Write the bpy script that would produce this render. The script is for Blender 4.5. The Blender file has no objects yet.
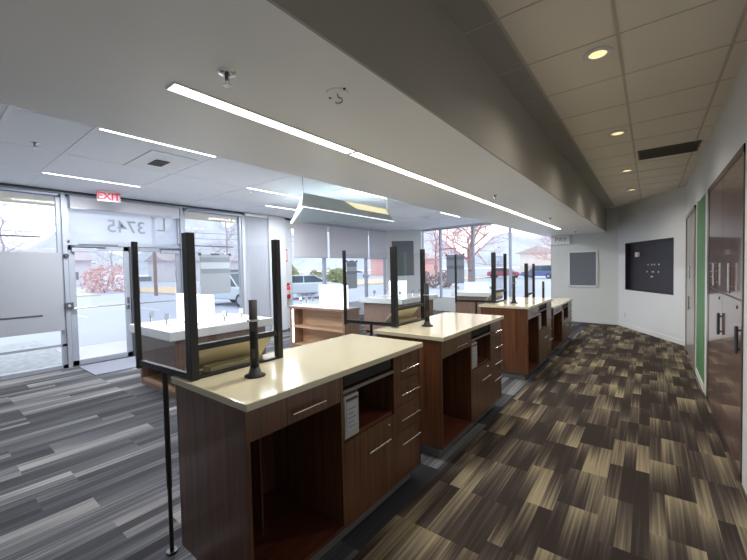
import bpy, bmesh, math, random
from mathutils import Vector, Matrix
S = bpy.context.scene
C = S.collection
random.seed(7)

# ------------------------------------------------------------------ camera, world, exposure
cam_d = bpy.data.cameras.new('camera'); cam = bpy.data.objects.new('camera', cam_d); C.objects.link(cam)
F_PX, YAW, PITCH, ROLL = 358.757, math.radians(37.652), math.radians(-1.829), math.radians(-1.236)
cam_d.sensor_fit = 'HORIZONTAL'; cam_d.sensor_width = 36.0; cam_d.lens = F_PX / 747 * 36.0
cam_d.clip_start = 0.05; cam_d.clip_end = 3000
_cy, _sy = math.cos(YAW), math.sin(YAW)
_f = Vector((-_sy, _cy, 0)); _r = Vector((_cy, _sy, 0)); _u = Vector((0, 0, 1))
_F = _f * math.cos(PITCH) + _u * math.sin(PITCH); _U = -_f * math.sin(PITCH) + _u * math.cos(PITCH)
_R3 = _r * math.cos(ROLL) + _U * math.sin(ROLL); _U3 = -_r * math.sin(ROLL) + _U * math.cos(ROLL)
cam.matrix_world = Matrix(((_R3.x, _U3.x, -_F.x, 0), (_R3.y, _U3.y, -_F.y, 0), (_R3.z, _U3.z, -_F.z, 1.60), (0, 0, 0, 1)))
S.camera = cam

S.view_settings.view_transform = 'Standard'; S.view_settings.look = 'None'
S.view_settings.gamma = 1.0; S.view_settings.exposure = 0.0
try: S.view_settings.use_curve_mapping = False
except Exception: pass
SKY_STRENGTH = 1.95
LAMP = 1.0            # overall factor for the room's lamps

world = bpy.data.worlds.new('world'); S.world = world; world.use_nodes = True
nt = world.node_tree; nt.nodes.clear()
out = nt.nodes.new('ShaderNodeOutputWorld'); bg = nt.nodes.new('ShaderNodeBackground')
tc = nt.nodes.new('ShaderNodeTexCoord'); nz = nt.nodes.new('ShaderNodeTexNoise'); nz.inputs['Scale'].default_value = 3.0
nz.inputs['Detail'].default_value = 5
rp = nt.nodes.new('ShaderNodeValToRGB'); rp.color_ramp.elements[0].position = .35; rp.color_ramp.elements[0].color = (.80, .89, 1, 1)
rp.color_ramp.elements[1].position = .65; rp.color_ramp.elements[1].color = (.96, .98, 1, 1)
nt.links.new(tc.outputs['Generated'], nz.inputs['Vector']); nt.links.new(nz.outputs['Fac'], rp.inputs['Fac'])
nt.links.new(rp.outputs['Color'], bg.inputs['Color']); bg.inputs['Strength'].default_value = SKY_STRENGTH
nt.links.new(bg.outputs[0], out.inputs[0])

# ------------------------------------------------------------------ helpers
def rgb(r, g, b):
    f = lambda c: (c / 255 / 12.92) if c / 255 <= .04045 else ((c / 255 + .055) / 1.055) ** 2.4
    return (f(r), f(g), f(b), 1)
MATS = {}
def mat(name, col, rough=.5, metal=0., coat=0., emit=None, es=0., spec=.5, noise=None, bump=0.):
    m = bpy.data.materials.new(name); m.use_nodes = True; n = m.node_tree; b = n.nodes['Principled BSDF']
    b.inputs['Base Color'].default_value = col; b.inputs['Roughness'].default_value = rough; b.inputs['Metallic'].default_value = metal
    b.inputs['Coat Weight'].default_value = coat; b.inputs['Coat Roughness'].default_value = .04; b.inputs['Specular IOR Level'].default_value = spec
    if emit: b.inputs['Emission Color'].default_value = emit; b.inputs['Emission Strength'].default_value = es
    if noise:
        sc, amt = noise
        t = n.nodes.new('ShaderNodeTexCoord'); z = n.nodes.new('ShaderNodeTexNoise'); z.inputs['Scale'].default_value = sc; z.inputs['Detail'].default_value = 4
        n.links.new(t.outputs['Object'], z.inputs['Vector'])
        mr = n.nodes.new('ShaderNodeMapRange'); mr.inputs['To Min'].default_value = 1 - amt; mr.inputs['To Max'].default_value = 1 + amt
        n.links.new(z.outputs['Fac'], mr.inputs['Value'])
        mx = n.nodes.new('ShaderNodeVectorMath'); mx.operation = 'SCALE'; mx.inputs[0].default_value = col[:3]
        n.links.new(mr.outputs['Result'], mx.inputs['Scale']); n.links.new(mx.outputs[0], b.inputs['Base Color'])
        if bump:
            bp = n.nodes.new('ShaderNodeBump'); bp.inputs['Strength'].default_value = bump; bp.inputs['Distance'].default_value = .01
            n.links.new(z.outputs['Fac'], bp.inputs['Height']); n.links.new(bp.outputs[0], b.inputs['Normal'])
    MATS[name] = m; return m
def wood(name, c1, c2, rough=.35, coat=.3, axis='z', scale=1.0):
    m = bpy.data.materials.new(name); m.use_nodes = True; n = m.node_tree; b = n.nodes['Principled BSDF']
    t = n.nodes.new('ShaderNodeTexCoord'); mp = n.nodes.new('ShaderNodeMapping')
    s = {'z': (22, 22, .9), 'y': (22, .9, 22), 'x': (.9, 22, 22)}[axis]; mp.inputs['Scale'].default_value = tuple(v * scale for v in s)
    z = n.nodes.new('ShaderNodeTexNoise'); z.inputs['Scale'].default_value = 1.6; z.inputs['Detail'].default_value = 6; z.inputs['Roughness'].default_value = .65
    r = n.nodes.new('ShaderNodeValToRGB'); r.color_ramp.elements[0].position = .32; r.color_ramp.elements[0].color = c1
    r.color_ramp.elements[1].position = .68; r.color_ramp.elements[1].color = c2
    n.links.new(t.outputs['Object'], mp.inputs[0]); n.links.new(mp.outputs[0], z.inputs['Vector']); n.links.new(z.outputs['Fac'], r.inputs['Fac'])
    n.links.new(r.outputs['Color'], b.inputs['Base Color']); b.inputs['Roughness'].default_value = rough
    b.inputs['Coat Weight'].default_value = coat; b.inputs['Coat Roughness'].default_value = .15
    MATS[name] = m; return m
def glass(name, tint=(1, 1, 1, 1), refl=.5, rough=0.0):
    m = bpy.data.materials.new(name); m.use_nodes = True; n = m.node_tree; n.nodes.clear()
    o = n.nodes.new('ShaderNodeOutputMaterial'); tr = n.nodes.new('ShaderNodeBsdfTransparent'); gl = n.nodes.new('ShaderNodeBsdfGlossy')
    tr.inputs[0].default_value = tint; gl.inputs['Roughness'].default_value = rough
    fr = n.nodes.new('ShaderNodeLayerWeight'); fr.inputs[0].default_value = .5
    pw = n.nodes.new('ShaderNodeMath'); pw.operation = 'POWER'; pw.inputs[1].default_value = 4.0; n.links.new(fr.outputs['Facing'], pw.inputs[0])
    mu = n.nodes.new('ShaderNodeMath'); mu.operation = 'MULTIPLY_ADD'; mu.inputs[1].default_value = refl * .6; mu.inputs[2].default_value = .05 * refl
    mx = n.nodes.new('ShaderNodeMixShader'); n.links.new(pw.outputs[0], mu.inputs[0]); n.links.new(mu.outputs[0], mx.inputs[0])
    n.links.new(tr.outputs[0], mx.inputs[1]); n.links.new(gl.outputs[0], mx.inputs[2]); n.links.new(mx.outputs[0], o.inputs[0])
    MATS[name] = m; return m
def film(name, col, op):
    m = bpy.data.materials.new(name); m.use_nodes = True; n = m.node_tree; n.nodes.clear()
    o = n.nodes.new('ShaderNodeOutputMaterial'); tr = n.nodes.new('ShaderNodeBsdfTransparent'); d = n.nodes.new('ShaderNodeBsdfDiffuse'); d.inputs[0].default_value = col
    tl = n.nodes.new('ShaderNodeBsdfTranslucent'); tl.inputs[0].default_value = col
    m1 = n.nodes.new('ShaderNodeMixShader'); m1.inputs[0].default_value = .5; n.links.new(d.outputs[0], m1.inputs[1]); n.links.new(tl.outputs[0], m1.inputs[2])
    mx = n.nodes.new('ShaderNodeMixShader'); mx.inputs[0].default_value = op; n.links.new(tr.outputs[0], mx.inputs[1]); n.links.new(m1.outputs[0], mx.inputs[2]); n.links.new(mx.outputs[0], o.inputs[0])
    MATS[name] = m; return m

class G:
    def __init__(s): s.v = []; s.f = []
    def add(s, v, f):
        o = len(s.v); s.v += [tuple(p) for p in v]; s.f += [tuple(i + o for i in q) for q in f]; return s
    def box(s, x0, x1, y0, y1, z0, z1):
        v = [(x0, y0, z0), (x1, y0, z0), (x1, y1, z0), (x0, y1, z0), (x0, y0, z1), (x1, y0, z1), (x1, y1, z1), (x0, y1, z1)]
        return s.add(v, [(0, 3, 2, 1), (4, 5, 6, 7), (0, 1, 5, 4), (1, 2, 6, 5), (2, 3, 7, 6), (3, 0, 4, 7)])
    def hexa(s, lo, hi):   # two quads (4 pts each, same order)
        return s.add(list(lo) + list(hi), [(0, 3, 2, 1), (4, 5, 6, 7), (0, 1, 5, 4), (1, 2, 6, 5), (2, 3, 7, 6), (3, 0, 4, 7)])
    def tube(s, p0, p1, r0, r1=None, n=12, cap=True):
        r1 = r0 if r1 is None else r1
        p0 = Vector(p0); p1 = Vector(p1); d = (p1 - p0).normalized(); a = d.orthogonal().normalized(); b = d.cross(a)
        v = []
        for p, r in ((p0, r0), (p1, r1)):
            for k in range(n):
                t = 2 * math.pi * k / n; v.append(p + a * (r * math.cos(t)) + b * (r * math.sin(t)))
        f = [(k, (k + 1) % n, n + (k + 1) % n, n + k) for k in range(n)]
        if cap: f += [tuple(range(n - 1, -1, -1)), tuple(range(n, 2 * n))]
        return s.add(v, f)
    def path(s, pts, r, n=8):
        for a, b in zip(pts[:-1], pts[1:]): s.tube(a, b, r, n=n)
        return s
    def lathe(s, c, prof, n=24):
        v = []; f = []
        for r, z in prof:
            for k in range(n):
                t = 2 * math.pi * k / n; v.append((c[0] + r * math.cos(t), c[1] + r * math.sin(t), c[2] + z))
        m = len(prof)
        for i in range(m - 1):
            for k in range(n): f.append((i * n + k, i * n + (k + 1) % n, (i + 1) * n + (k + 1) % n, (i + 1) * n + k))
        f.append(tuple(range(n - 1, -1, -1))); f.append(tuple(range((m - 1) * n, m * n)))
        return s.add(v, f)
    def prism(s, poly, axis, a0, a1):   # poly in the two other axes
        n = len(poly)
        def P(p, a):
            return {'x': (a, p[0], p[1]), 'y': (p[0], a, p[1]), 'z': (p[0], p[1], a)}[axis]
        v = [P(p, a0) for p in poly] + [P(p, a1) for p in poly]
        return s.add(v, [tuple(range(n - 1, -1, -1)), tuple(range(n, 2 * n))] + [(k, (k + 1) % n, n + (k + 1) % n, n + k) for k in range(n)])
    def make(s, name, m, parent=None, loc=(0, 0, 0), bevel=0, smooth=False, rot=0):
        me = bpy.data.meshes.new(name); me.from_pydata(s.v, [], s.f)
        bm = bmesh.new(); bm.from_mesh(me); bmesh.ops.recalc_face_normals(bm, faces=bm.faces); bm.to_mesh(me); bm.free()
        me.materials.append(MATS[m] if isinstance(m, str) else m)
        o = bpy.data.objects.new(name, me); C.objects.link(o); o.location = loc; o.rotation_euler.z = rot
        if parent: o.parent = parent
        if smooth:
            for p in me.polygons: p.use_smooth = True
        if bevel:
            b = o.modifiers.new('bevel', 'BEVEL'); b.width = bevel; b.segments = 2; b.limit_method = 'ANGLE'
        return o
def tag(o, label, cat, group=None, kind=None):
    o['label'] = label; o['category'] = cat
    if group: o['group'] = group
    if kind: o['kind'] = kind
    return o
def thing(name, label, cat, loc=(0, 0, 0), rot=0, group=None):
    o = bpy.data.objects.new(name, None); C.objects.link(o); o.location = loc; o.rotation_euler = (0, 0, rot); o.empty_display_size = .1
    return tag(o, label, cat, group)
def structure(o): o['kind'] = 'structure'; return o
def sempty(name, loc=(0, 0, 0), rot=0):
    o = bpy.data.objects.new(name, None); C.objects.link(o); o.location = loc; o.rotation_euler = (0, 0, rot); return structure(o)
def children(o): return [c for c in list(C.objects) if c.parent == o]
def dup(o, loc, label=None, group=None, rot=None, parent=None):
    c = o.copy(); C.objects.link(c)
    if parent: c.parent = parent
    else:
        c.location = loc
        if rot is not None: c.rotation_euler = (0, 0, rot)
        if label: c['label'] = label
        if group: c['group'] = group
    for ch in children(o): dup(ch, None, parent=c)
    return c
_font = None
def text(name, s, size, m, parent, mtx, extrude=.001, bold=0.0):
    cu = bpy.data.curves.new(name + '_src', 'FONT'); cu.body = s; cu.size = size; cu.extrude = extrude; cu.align_x = 'CENTER'; cu.align_y = 'CENTER'; cu.offset = bold
    t = bpy.data.objects.new(name + '_src', cu); C.objects.link(t)
    dg = bpy.context.evaluated_depsgraph_get(); me = bpy.data.meshes.new_from_object(t.evaluated_get(dg))
    bpy.data.objects.remove(t); bpy.data.curves.remove(cu)
    me.transform(mtx); me.materials.clear(); me.materials.append(MATS[m])
    o = bpy.data.objects.new(name, me); C.objects.link(o)
    if parent: o.parent = parent
    return o
def basis(xa, ya, org):   # text matrix: local x -> xa, local y -> ya
    xa = Vector(xa); ya = Vector(ya); za = xa.cross(ya)
    return Matrix(((xa.x, ya.x, za.x, org[0]), (xa.y, ya.y, za.y, org[1]), (xa.z, ya.z, za.z, org[2]), (0, 0, 0, 1)))

def reframe(o, a, b):   # give a mesh or a thing built in room coordinates an origin at a, turned along a->b
    d = b - a; ang = math.atan2(d.y, d.x); inv = (Matrix.Translation((a.x, a.y, 0)) @ Matrix.Rotation(ang, 4, 'Z')).inverted()
    for m in ([o] if o.type == 'MESH' else [c for c in C.objects if c.parent == o]): m.data.transform(inv)
    o.location = (a.x, a.y, 0); o.rotation_euler = (0, 0, ang); return o
# ------------------------------------------------------------------ materials
mat('wall_paint', rgb(226, 228, 230), .6, noise=(1.5, .02))
mat('wall_pillar', rgb(196, 200, 206), .6, noise=(1.5, .02))
mat('wall_grey', rgb(208, 211, 210), .6, noise=(1.5, .02))
mat('soffit_paint', rgb(238, 237, 234), .42, noise=(1.2, .02))
mat('beam_shade', rgb(166, 162, 152), .6, noise=(1.2, .02))  # shade beside and on the beam's right side, mixed into the colour
mat('tile_left', rgb(232, 234, 238), .8, noise=(60, .03))
mat('tile_right', rgb(232, 223, 207), .85, noise=(60, .03))
mat('grid_white', rgb(225, 226, 230), .5)
mat('grid_tan', rgb(196, 187, 170), .6)
mat('trim_white', rgb(225, 225, 225), .4)
mat('alu', rgb(158, 164, 177), .38, metal=.25, noise=(8, .02))
mat('alu_dark', rgb(80, 84, 92), .4, metal=.3)
mat('black_metal', rgb(26, 24, 26), .42, spec=.5)
mat('black_plastic', rgb(18, 18, 20), .6)
mat('chrome', rgb(215, 212, 205), .22, metal=.9)
mat('quartz', rgb(208, 199, 171), .12, coat=.25, noise=(35, .04))
wood('walnut', rgb(62, 39, 25), rgb(112, 71, 44), .32, .35)
wood('walnut_shelf', rgb(70, 34, 24), rgb(110, 58, 38), .4, .2, 'y')
mat('toe_metal', rgb(120, 120, 118), .45, metal=.3)
mat('white_lam', rgb(228, 230, 230), .18, coat=.3)
wood('pale_wood', rgb(122, 96, 82), rgb(158, 130, 112), .45, .1)
wood('tan_wood', rgb(176, 142, 112), rgb(200, 168, 138), .45, .1, 'x')
mat('lightbox', (.9, .95, 1, 1), .4, emit=(.95, .98, 1, 1), es=1.5)
mat('lightbox_blue', (.6, .85, .95, 1), .4, emit=(.62, .86, 1, 1), es=.35)
mat('led', (1, 1, 1, 1), .4, emit=(1, .98, .95, 1), es=5.0)
mat('strip_lamp', (1, 1, 1, 1), .4, emit=(1, .97, .86, 1), es=9.0)
mat('strip_lamp_cool', (1, 1, 1, 1), .4, emit=(1, .98, .96, 1), es=7.0)
mat('edge_glow', (1, 1, 1, 1), .4, emit=(.97, .98, 1, 1), es=1.4)
mat('down_lens', (1, .8, .5, 1), .4, emit=(1, .72, .34, 1), es=1.25)
mat('trim_yellow', rgb(235, 225, 150), .5)
mat('cream', rgb(226, 214, 176), .45)
mat('paper_grey', rgb(150, 155, 163), .7, noise=(4, .03))
mat('paper_dark', rgb(122, 130, 140), .7)
mat('paper_light', rgb(176, 180, 186), .7)
mat('panel_grey', rgb(150, 154, 162), .5, noise=(2, .02))
mat('panel_charcoal', rgb(92, 100, 104), .5, noise=(5, .05))
mat('panel_slate', rgb(104, 110, 118), .5, noise=(5, .04))
mat('niche_black', rgb(44, 40, 50), .4, noise=(5, .05))
mat('green_paint', rgb(84, 134, 88), .5, noise=(2, .03))
mat('burgundy_gloss', rgb(124, 96, 90), .16, coat=.7, noise=(3, .08))
mat('mauve_gloss', rgb(158, 148, 144), .3, coat=.4)
mat('brown_frame', rgb(84, 66, 58), .3, coat=.4)
mat('shade_fabric', rgb(196, 196, 202), .8, noise=(40, .02))
mat('curtain', rgb(196, 200, 210), .7)
mat('red', rgb(200, 30, 40), .4)
mat('red_sign', rgb(196, 16, 44), .4)
mat('sign_white', rgb(176, 164, 174), .3)
mat('text_grey', rgb(120, 122, 124), .5)
mat('text_num', rgb(128, 136, 150), .5)
mat('vent_dark', rgb(58, 54, 50), .7)
mat('vent_slat', rgb(92, 86, 78), .6)
mat('mat_floor', rgb(128, 132, 146), .95, noise=(120, .12))
mat('tower_grey', rgb(170, 166, 158), .5)
mat('pendant', rgb(188, 200, 198), .5)
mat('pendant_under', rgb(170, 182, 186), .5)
mat('pendant_glow', rgb(230, 220, 170), .5, emit=(1, .9, .55, 1), es=.75)  # lamplight on the pendant's side, put in as colour and emission
glass('glass', refl=.35)
glass('screen_glass', tint=(.96, .97, .98, 1), refl=.9)
film('frosted', rgb(205, 212, 226), .62)
film('shade_film', rgb(204, 204, 208), .93)
mat('asphalt', rgb(182, 190, 208), .9, noise=(.6, .05))
mat('concrete', rgb(204, 208, 220), .9, noise=(1, .04))
mat('gravel', rgb(176, 182, 190), .9, noise=(9, .45), bump=.6)
mat('curb_mat', rgb(190, 192, 200), .9)
mat('dry_grass', rgb(226, 202, 172), .9, noise=(.8, .12))
mat('bark', rgb(150, 130, 126), .9, noise=(6, .2))
mat('bark_pale', rgb(176, 168, 176), .9)
mat('twig_red', rgb(196, 150, 150), .9)
mat('twig_grey', rgb(190, 186, 196), .9)
mat('leaf', rgb(150, 158, 112), .8, noise=(3, .3))
mat('leaf_pink', rgb(214, 184, 186), .8, noise=(3, .15))
mat('hill_mat', rgb(186, 193, 208), .95, noise=(.035, .3))
mat('stucco', rgb(206, 196, 172), .9)
mat('brick_pink', rgb(226, 176, 170), .9)
mat('house_wall', rgb(214, 210, 214), .9)
mat('roof_grey', rgb(186, 178, 184), .9)
mat('car_silver', rgb(196, 208, 216), .3, metal=.3, coat=.5)
mat('car_blue', rgb(88, 104, 150), .3, metal=.2, coat=.5)
mat('car_red', rgb(176, 90, 100), .3, coat=.5)
mat('car_white', rgb(226, 228, 232), .3, coat=.5)
mat('car_glass', rgb(70, 84, 100), .08, coat=.6)
mat('tire', rgb(44, 44, 48), .8)

# carpet
def carpet(name, cols, width, length, streak, seed, fade):
    m = bpy.data.materials.new(name); m.use_nodes = True; n = m.node_tree; b = n.nodes['Principled BSDF']; L = n.links.new
    def M(op, a, c=None, d=None):
        q = n.nodes.new('ShaderNodeMath'); q.operation = op
        for i, v in enumerate((a, c, d)):
            if v is None: continue
            if isinstance(v, (int, float)): q.inputs[i].default_value = v
            else: L(v, q.inputs[i])
        return q.outputs[0]
    def WN(x, y, z=0):
        cv = n.nodes.new('ShaderNodeCombineXYZ')
        for i, v in enumerate((x, y, z)):
            if isinstance(v, (int, float)): cv.inputs[i].default_value = v
            else: L(v, cv.inputs[i])
        w = n.nodes.new('ShaderNodeTexWhiteNoise'); w.noise_dimensions = '3D'; L(cv.outputs[0], w.inputs['Vector']); return w.outputs['Value']
    t = n.nodes.new('ShaderNodeTexCoord'); sp = n.nodes.new('ShaderNodeSeparateXYZ'); L(t.outputs['Object'], sp.inputs[0])
    X, Y = sp.outputs[0], sp.outputs[1]
    cx = M('DIVIDE', X, width); i = M('FLOOR', cx)
    off = WN(i, seed)
    cyy = M('ADD', M('DIVIDE', Y, length), M('MULTIPLY', M('FLOOR', M('MULTIPLY', off, 4)), .25)); j = M('FLOOR', cyy); fy = M('FRACT', cyy)
    h = WN(i, j, seed + 1)
    # sub-bands inside the plank, each its own shade
    k = M('FLOOR', M('MULTIPLY', M('FRACT', cx), 3)); hb = WN(M('ADD', M('MULTIPLY', i, 3), k), j, seed + 2)
    hg = WN(M('ADD', M('MULTIPLY', i, 3), k), j, seed + 3)
    # thin streaks along the plank
    mp = n.nodes.new('ShaderNodeCombineXYZ'); L(M('MULTIPLY', X, 70), mp.inputs[0]); L(M('MULTIPLY', Y, 1.1), mp.inputs[1]); L(M('MULTIPLY', h, 37), mp.inputs[2])
    z = n.nodes.new('ShaderNodeTexNoise'); z.inputs['Scale'].default_value = 1; z.inputs['Detail'].default_value = 3; L(mp.outputs[0], z.inputs['Vector'])
    st = M('SUBTRACT', z.outputs['Fac'], .5)
    grad = M('MULTIPLY', M('SUBTRACT', fy, .5), M('SUBTRACT', M('MULTIPLY', hg, 2), 1))
    tone = M('ADD', M('ADD', M('MULTIPLY', h, .42), M('MULTIPLY', hb, .5)), M('ADD', M('MULTIPLY', st, streak), M('MULTIPLY', grad, fade)))
    # pile speckle
    sp2 = n.nodes.new('ShaderNodeTexNoise'); sp2.inputs['Scale'].default_value = 260; L(t.outputs['Object'], sp2.inputs['Vector'])
    tone = M('ADD', tone, M('MULTIPLY', M('SUBTRACT', sp2.outputs['Fac'], .5), .22))
    r = n.nodes.new('ShaderNodeValToRGB'); e = r.color_ramp.elements
    e[0].position = cols[0][0]; e[0].color = cols[0][1]; e[1].position = cols[-1][0]; e[1].color = cols[-1][1]
    for p, c in cols[1:-1]: q = e.new(p); q.color = c
    L(tone, r.inputs['Fac']); L(r.outputs['Color'], b.inputs['Base Color']); b.inputs['Roughness'].default_value = .95; b.inputs['Specular IOR Level'].default_value = .15
    bp = n.nodes.new('ShaderNodeBump'); bp.inputs['Strength'].default_value = .25; bp.inputs['Distance'].default_value = .004; L(sp2.outputs['Fac'], bp.inputs['Height']); L(bp.outputs[0], b.inputs['Normal'])
    MATS[name] = m
carpet('carpet_grey', [(.15, rgb(56, 56, 60)), (.45, rgb(74, 75, 80)), (.65, rgb(100, 100, 104)), (.9, rgb(140, 139, 138))], .25, 1.0, .9, 3, .35)
carpet('carpet_brown', [(.2, rgb(56, 48, 44)), (.48, rgb(76, 68, 61)), (.68, rgb(108, 98, 83)), (1.0, rgb(156, 143, 116))], .25, .5, 1.0, 11, .7)

# ------------------------------------------------------------------ setting
XL, XR, ZC, ZS, YB = -7.93, .538, 3.04, 2.426, -3.2
BX0, BX1 = -2.44, -.93             # soffit beam
P0 = Vector((-7.93, 11.1)); P1 = Vector((-6.92, 12.0)); P2 = Vector((-2.262, 11.39)); P3 = Vector((-.646, 11.19)); P4 = Vector((.538, 8.97))
structure(G().prism([(-8.1, YB), (-1.30, YB), (-1.30, 11.4), (-6.92, 12.1), (-8.1, 11.1)], 'z', -.12, 0).make('floor', 'carpet_grey'))
structure(G().prism([(-1.30, YB), (.7, YB), (.7, 8.97), (-.6, 11.3), (-1.30, 11.4)], 'z', -.12, 0).make('floor', 'carpet_brown'))
tag(G().box(-7.86, -6.95, 1.75, 4.3, 0, .012).make('entrance_mat', 'mat_floor'), 'plain grey walk-off mat on the carpet inside the glass doors', 'mat')
structure(G().prism([(-8.1, YB), (BX0 + .03, YB), (BX0 + .03, 12.3), (-7.0, 12.3), (-8.1, 11.2)], 'z', ZC, ZC + .12).make('ceiling', 'tile_left'))
structure(G().prism([(BX1 - .03, YB), (.7, YB), (.7, 9.3), (-.6, 11.6), (BX1 - .03, 11.6)], 'z', ZC, ZC + .12).make('ceiling', 'tile_right'))
structure(G().box(BX0, BX1, YB, 11.5, ZS, ZC + .1).make('ceiling_soffit', 'soffit_paint'))
structure(G().box(BX1, BX1 + .012, YB, 11.3, ZS, ZC + .0).make('soffit_side_shade', 'beam_shade'))  # thin skin that paints shade onto the soffit's right face
# ceiling grids
g = G()
for k in range(-2, 10):
    y = 1.2 * k + .012
    g.box(-7.9, BX0, y - .006, y + .006, ZC - .004, ZC)
for x in (-3.1, -4.3, -5.5, -6.7): g.box(x - .006, x + .006, YB, 11.3, ZC - .004, ZC)
structure(g.make('ceiling_grid', 'grid_white'))
g = G(); g.box(-6.7, -4.24, 1.17, 1.21, ZC - .006, ZC).box(-7.1, -3.9, .57, .62, ZC - .006, ZC)
structure(g.make('trim_2', 'trim_white'))
g = G()
for x in (-.71, -.165, .43): g.box(x - .009, x + .009, YB, 10.9 if x < 0 else 9.1, ZC - .007, ZC)
for k in range(-5, 18):
    y = .62 * k + .3; g.box(BX1, .53 if y < 9 else -.17, y - .004, y + .004, ZC - .003, ZC)
structure(g.make('ceiling_grid', 'grid_tan'))
structure(G().box(BX1, -.72, YB, 10.9, ZC - .002, ZC + .01).make('ceiling_border_shade', 'beam_shade'))  # dark strip painting the beam's shadow onto the tile row beside it

def lbox(g, a, b, s0, s1, n0, n1, z0, z1):   # oriented box along a->b, distances s0..s1, n = left normal offset
    d = (b - a).normalized(); n = Vector((-d.y, d.x))
    q = [a + d * s0 + n * n0, a + d * s1 + n * n0, a + d * s1 + n * n1, a + d * s0 + n * n1]
    g.hexa([(p.x, p.y, z0) for p in q], [(p.x, p.y, z1) for p in q]); return g
# wall_left: solid pieces between the glazing; faces x = XL
g = G()
g.box(-8.1, XL, YB, -1.2, 0, ZC)
g.box(-8.1, XL, 5.05, 6.55, 0, ZC)
g.box(XL, XL + .12, 5.74, 6.26, 0, ZC)
g.box(-8.1, XL, 6.55, 11.1, 0, .45)
g.box(-8.1, XL, -1.2, 11.1, 2.99, ZC)
structure(g.make('wall_left', 'wall_pillar'))
g = G(); lbox(g, P0, P1, 0, (P1 - P0).length, 0, .15, 0, ZC); reframe(structure(g.make('wall_left', 'wall_grey')), P0, P1)
L12 = (P2 - P1).length
g = G(); lbox(g, P1, P2, 0, L12, 0, .15, 0, .47); lbox(g, P1, P2, 0, L12, 0, .15, 2.99, ZC)
reframe(structure(g.make('wall_back', 'wall_grey')), P1, P2)
g = G(); lbox(g, P2, P3, 0, (P3 - P2).length, 0, .15, 0, ZC); reframe(structure(g.make('wall_back', 'wall_grey')), P2, P3)
# angled wall with a shallow black niche
L34 = (P4 - P3).length; g = G()
NA, NB, NZ0, NZ1 = .325, 2.16, .94, 2.09
for a_, b_, c_, d_ in ((0, NA, 0, ZC), (NB, L34, 0, ZC), (NA, NB, 0, NZ0), (NA, NB, NZ1, ZC)):
    reframe(structure(lbox(G(), P3, P4, a_, b_, 0, .15, c_, d_).make('wall_angled', 'wall_paint')), P3, P4)
g = G(); g.box(XR, .7, YB, 9.05, 0, ZC)
structure(g.make('wall_right', 'wall_paint'))
structure(G().box(-8.1, .7, YB - .15, YB, 0, ZC).make('wall_front', 'wall_paint'))
g = G(); lbox(g, P2, P3, 0, (P3 - P2).length, -.012, 0, 0, .09); structure(g.make('baseboard_back', 'wall_grey'))
g = G(); lbox(g, P3, P4, 0, L34, -.012, 0, 0, .09); structure(g.make('baseboard_angled', 'wall_paint'))
# niche board
t = thing('menu_board_niche', 'black recessed wall niche board with a few white fixings on the angled white wall', 'wall panel')
g = G(); lbox(g, P3, P4, NA, NB, .09, .11, NZ0, NZ1); g.make('back_panel', 'niche_black', t)
g = G(); lbox(g, P3, P4, NA, NA + .012, 0, .11, NZ0, NZ1); lbox(g, P3, P4, NB - .012, NB, 0, .11, NZ0, NZ1)
lbox(g, P3, P4, NA, NB, 0, .11, NZ0, NZ0 + .012); lbox(g, P3, P4, NA, NB, 0, .11, NZ1 - .012, NZ1); g.make('reveal', 'niche_black', t)
g = G(); lbox(g, P3, P4, .66, .80, .05, .09, 1.74, 1.85); g.make('wall_box', 'trim_white', t, bevel=.005)
for zz, ss in ((1.54, (1.12, 1.26, 1.36, 1.52)), (1.38, (1.08, 1.28, 1.33, 1.50)), (1.27, (1.24, 1.29))):
    for s in ss:
        g = G(); lbox(g, P3, P4, s, s + .025, .082, .09, zz, zz + .03); g.make('fixing', 'trim_white', t)
reframe(t, P3, P4)
t = thing('wall_outlet', 'white outlet plate low on the angled wall below the black niche', 'outlet')
g = G(); lbox(g, P3, P4, .26, .36, -.012, 0, .26, .38); g.make('plate', 'trim_white', t, bevel=.003)
g = G(); lbox(g, P3, P4, .285, .335, -.02, -.012, .275, .31); lbox(g, P3, P4, .285, .335, -.02, -.012, .33, .365); g.make('socket', 'trim_white', t); reframe(t, P3, P4)
# pay wall: panel and sign
t = thing('notice_board', 'slate grey notice board in a white frame on the wall below the PAY sign', 'notice board')
def onpay(g, s0, s1, n0, n1, z0, z1): return lbox(g, P2, P3, s0, s1, n0, n1, z0, z1)
a0, a1, z0, z1 = .455, 1.165, .98, 1.955
onpay(G(), a0 + .03, a1 - .03, -.02, 0, z0 + .03, z1 - .03).make('board', 'panel_slate', t)
g = G(); onpay(g, a0, a0 + .035, -.035, 0, z0, z1); onpay(g, a1 - .035, a1, -.035, 0, z0, z1); onpay(g, a0, a1, -.035, 0, z0, z0 + .035); onpay(g, a0, a1, -.035, 0, z1 - .035, z1); g.make('frame', 'trim_white', t); reframe(t, P2, P3)
t = thing('pay_sign', 'white wall sign reading PAY above the grey notice board', 'sign')
onpay(G(), .0, .50, -.06, 0, 2.17, 2.42).make('sign_panel', 'trim_white', t)
d = (P3 - P2).normalized(); o3 = P2 + d * .27 + Vector((d.y, -d.x)) * .062
text('lettering', 'PAY', .18, 'text_grey', t, basis((d.x, d.y, 0), (0, 0, 1), (o3.x, o3.y, 2.29))); reframe(t, P2, P3)
# pier board
t = thing('display_board', 'charcoal rectangular board mounted on the narrow wall between the windows', 'wall panel')
g = G(); lbox(g, P0, P1, .22, 1.05, -.03, 0, 1.33, 2.62); g.make('board', 'panel_charcoal', t, bevel=.004)
g = G(); lbox(g, P0, P1, .21, 1.06, -.02, 0, 1.31, 1.33); g.make('bottom_trim', 'alu_dark', t); reframe(t, P0, P1)

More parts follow.
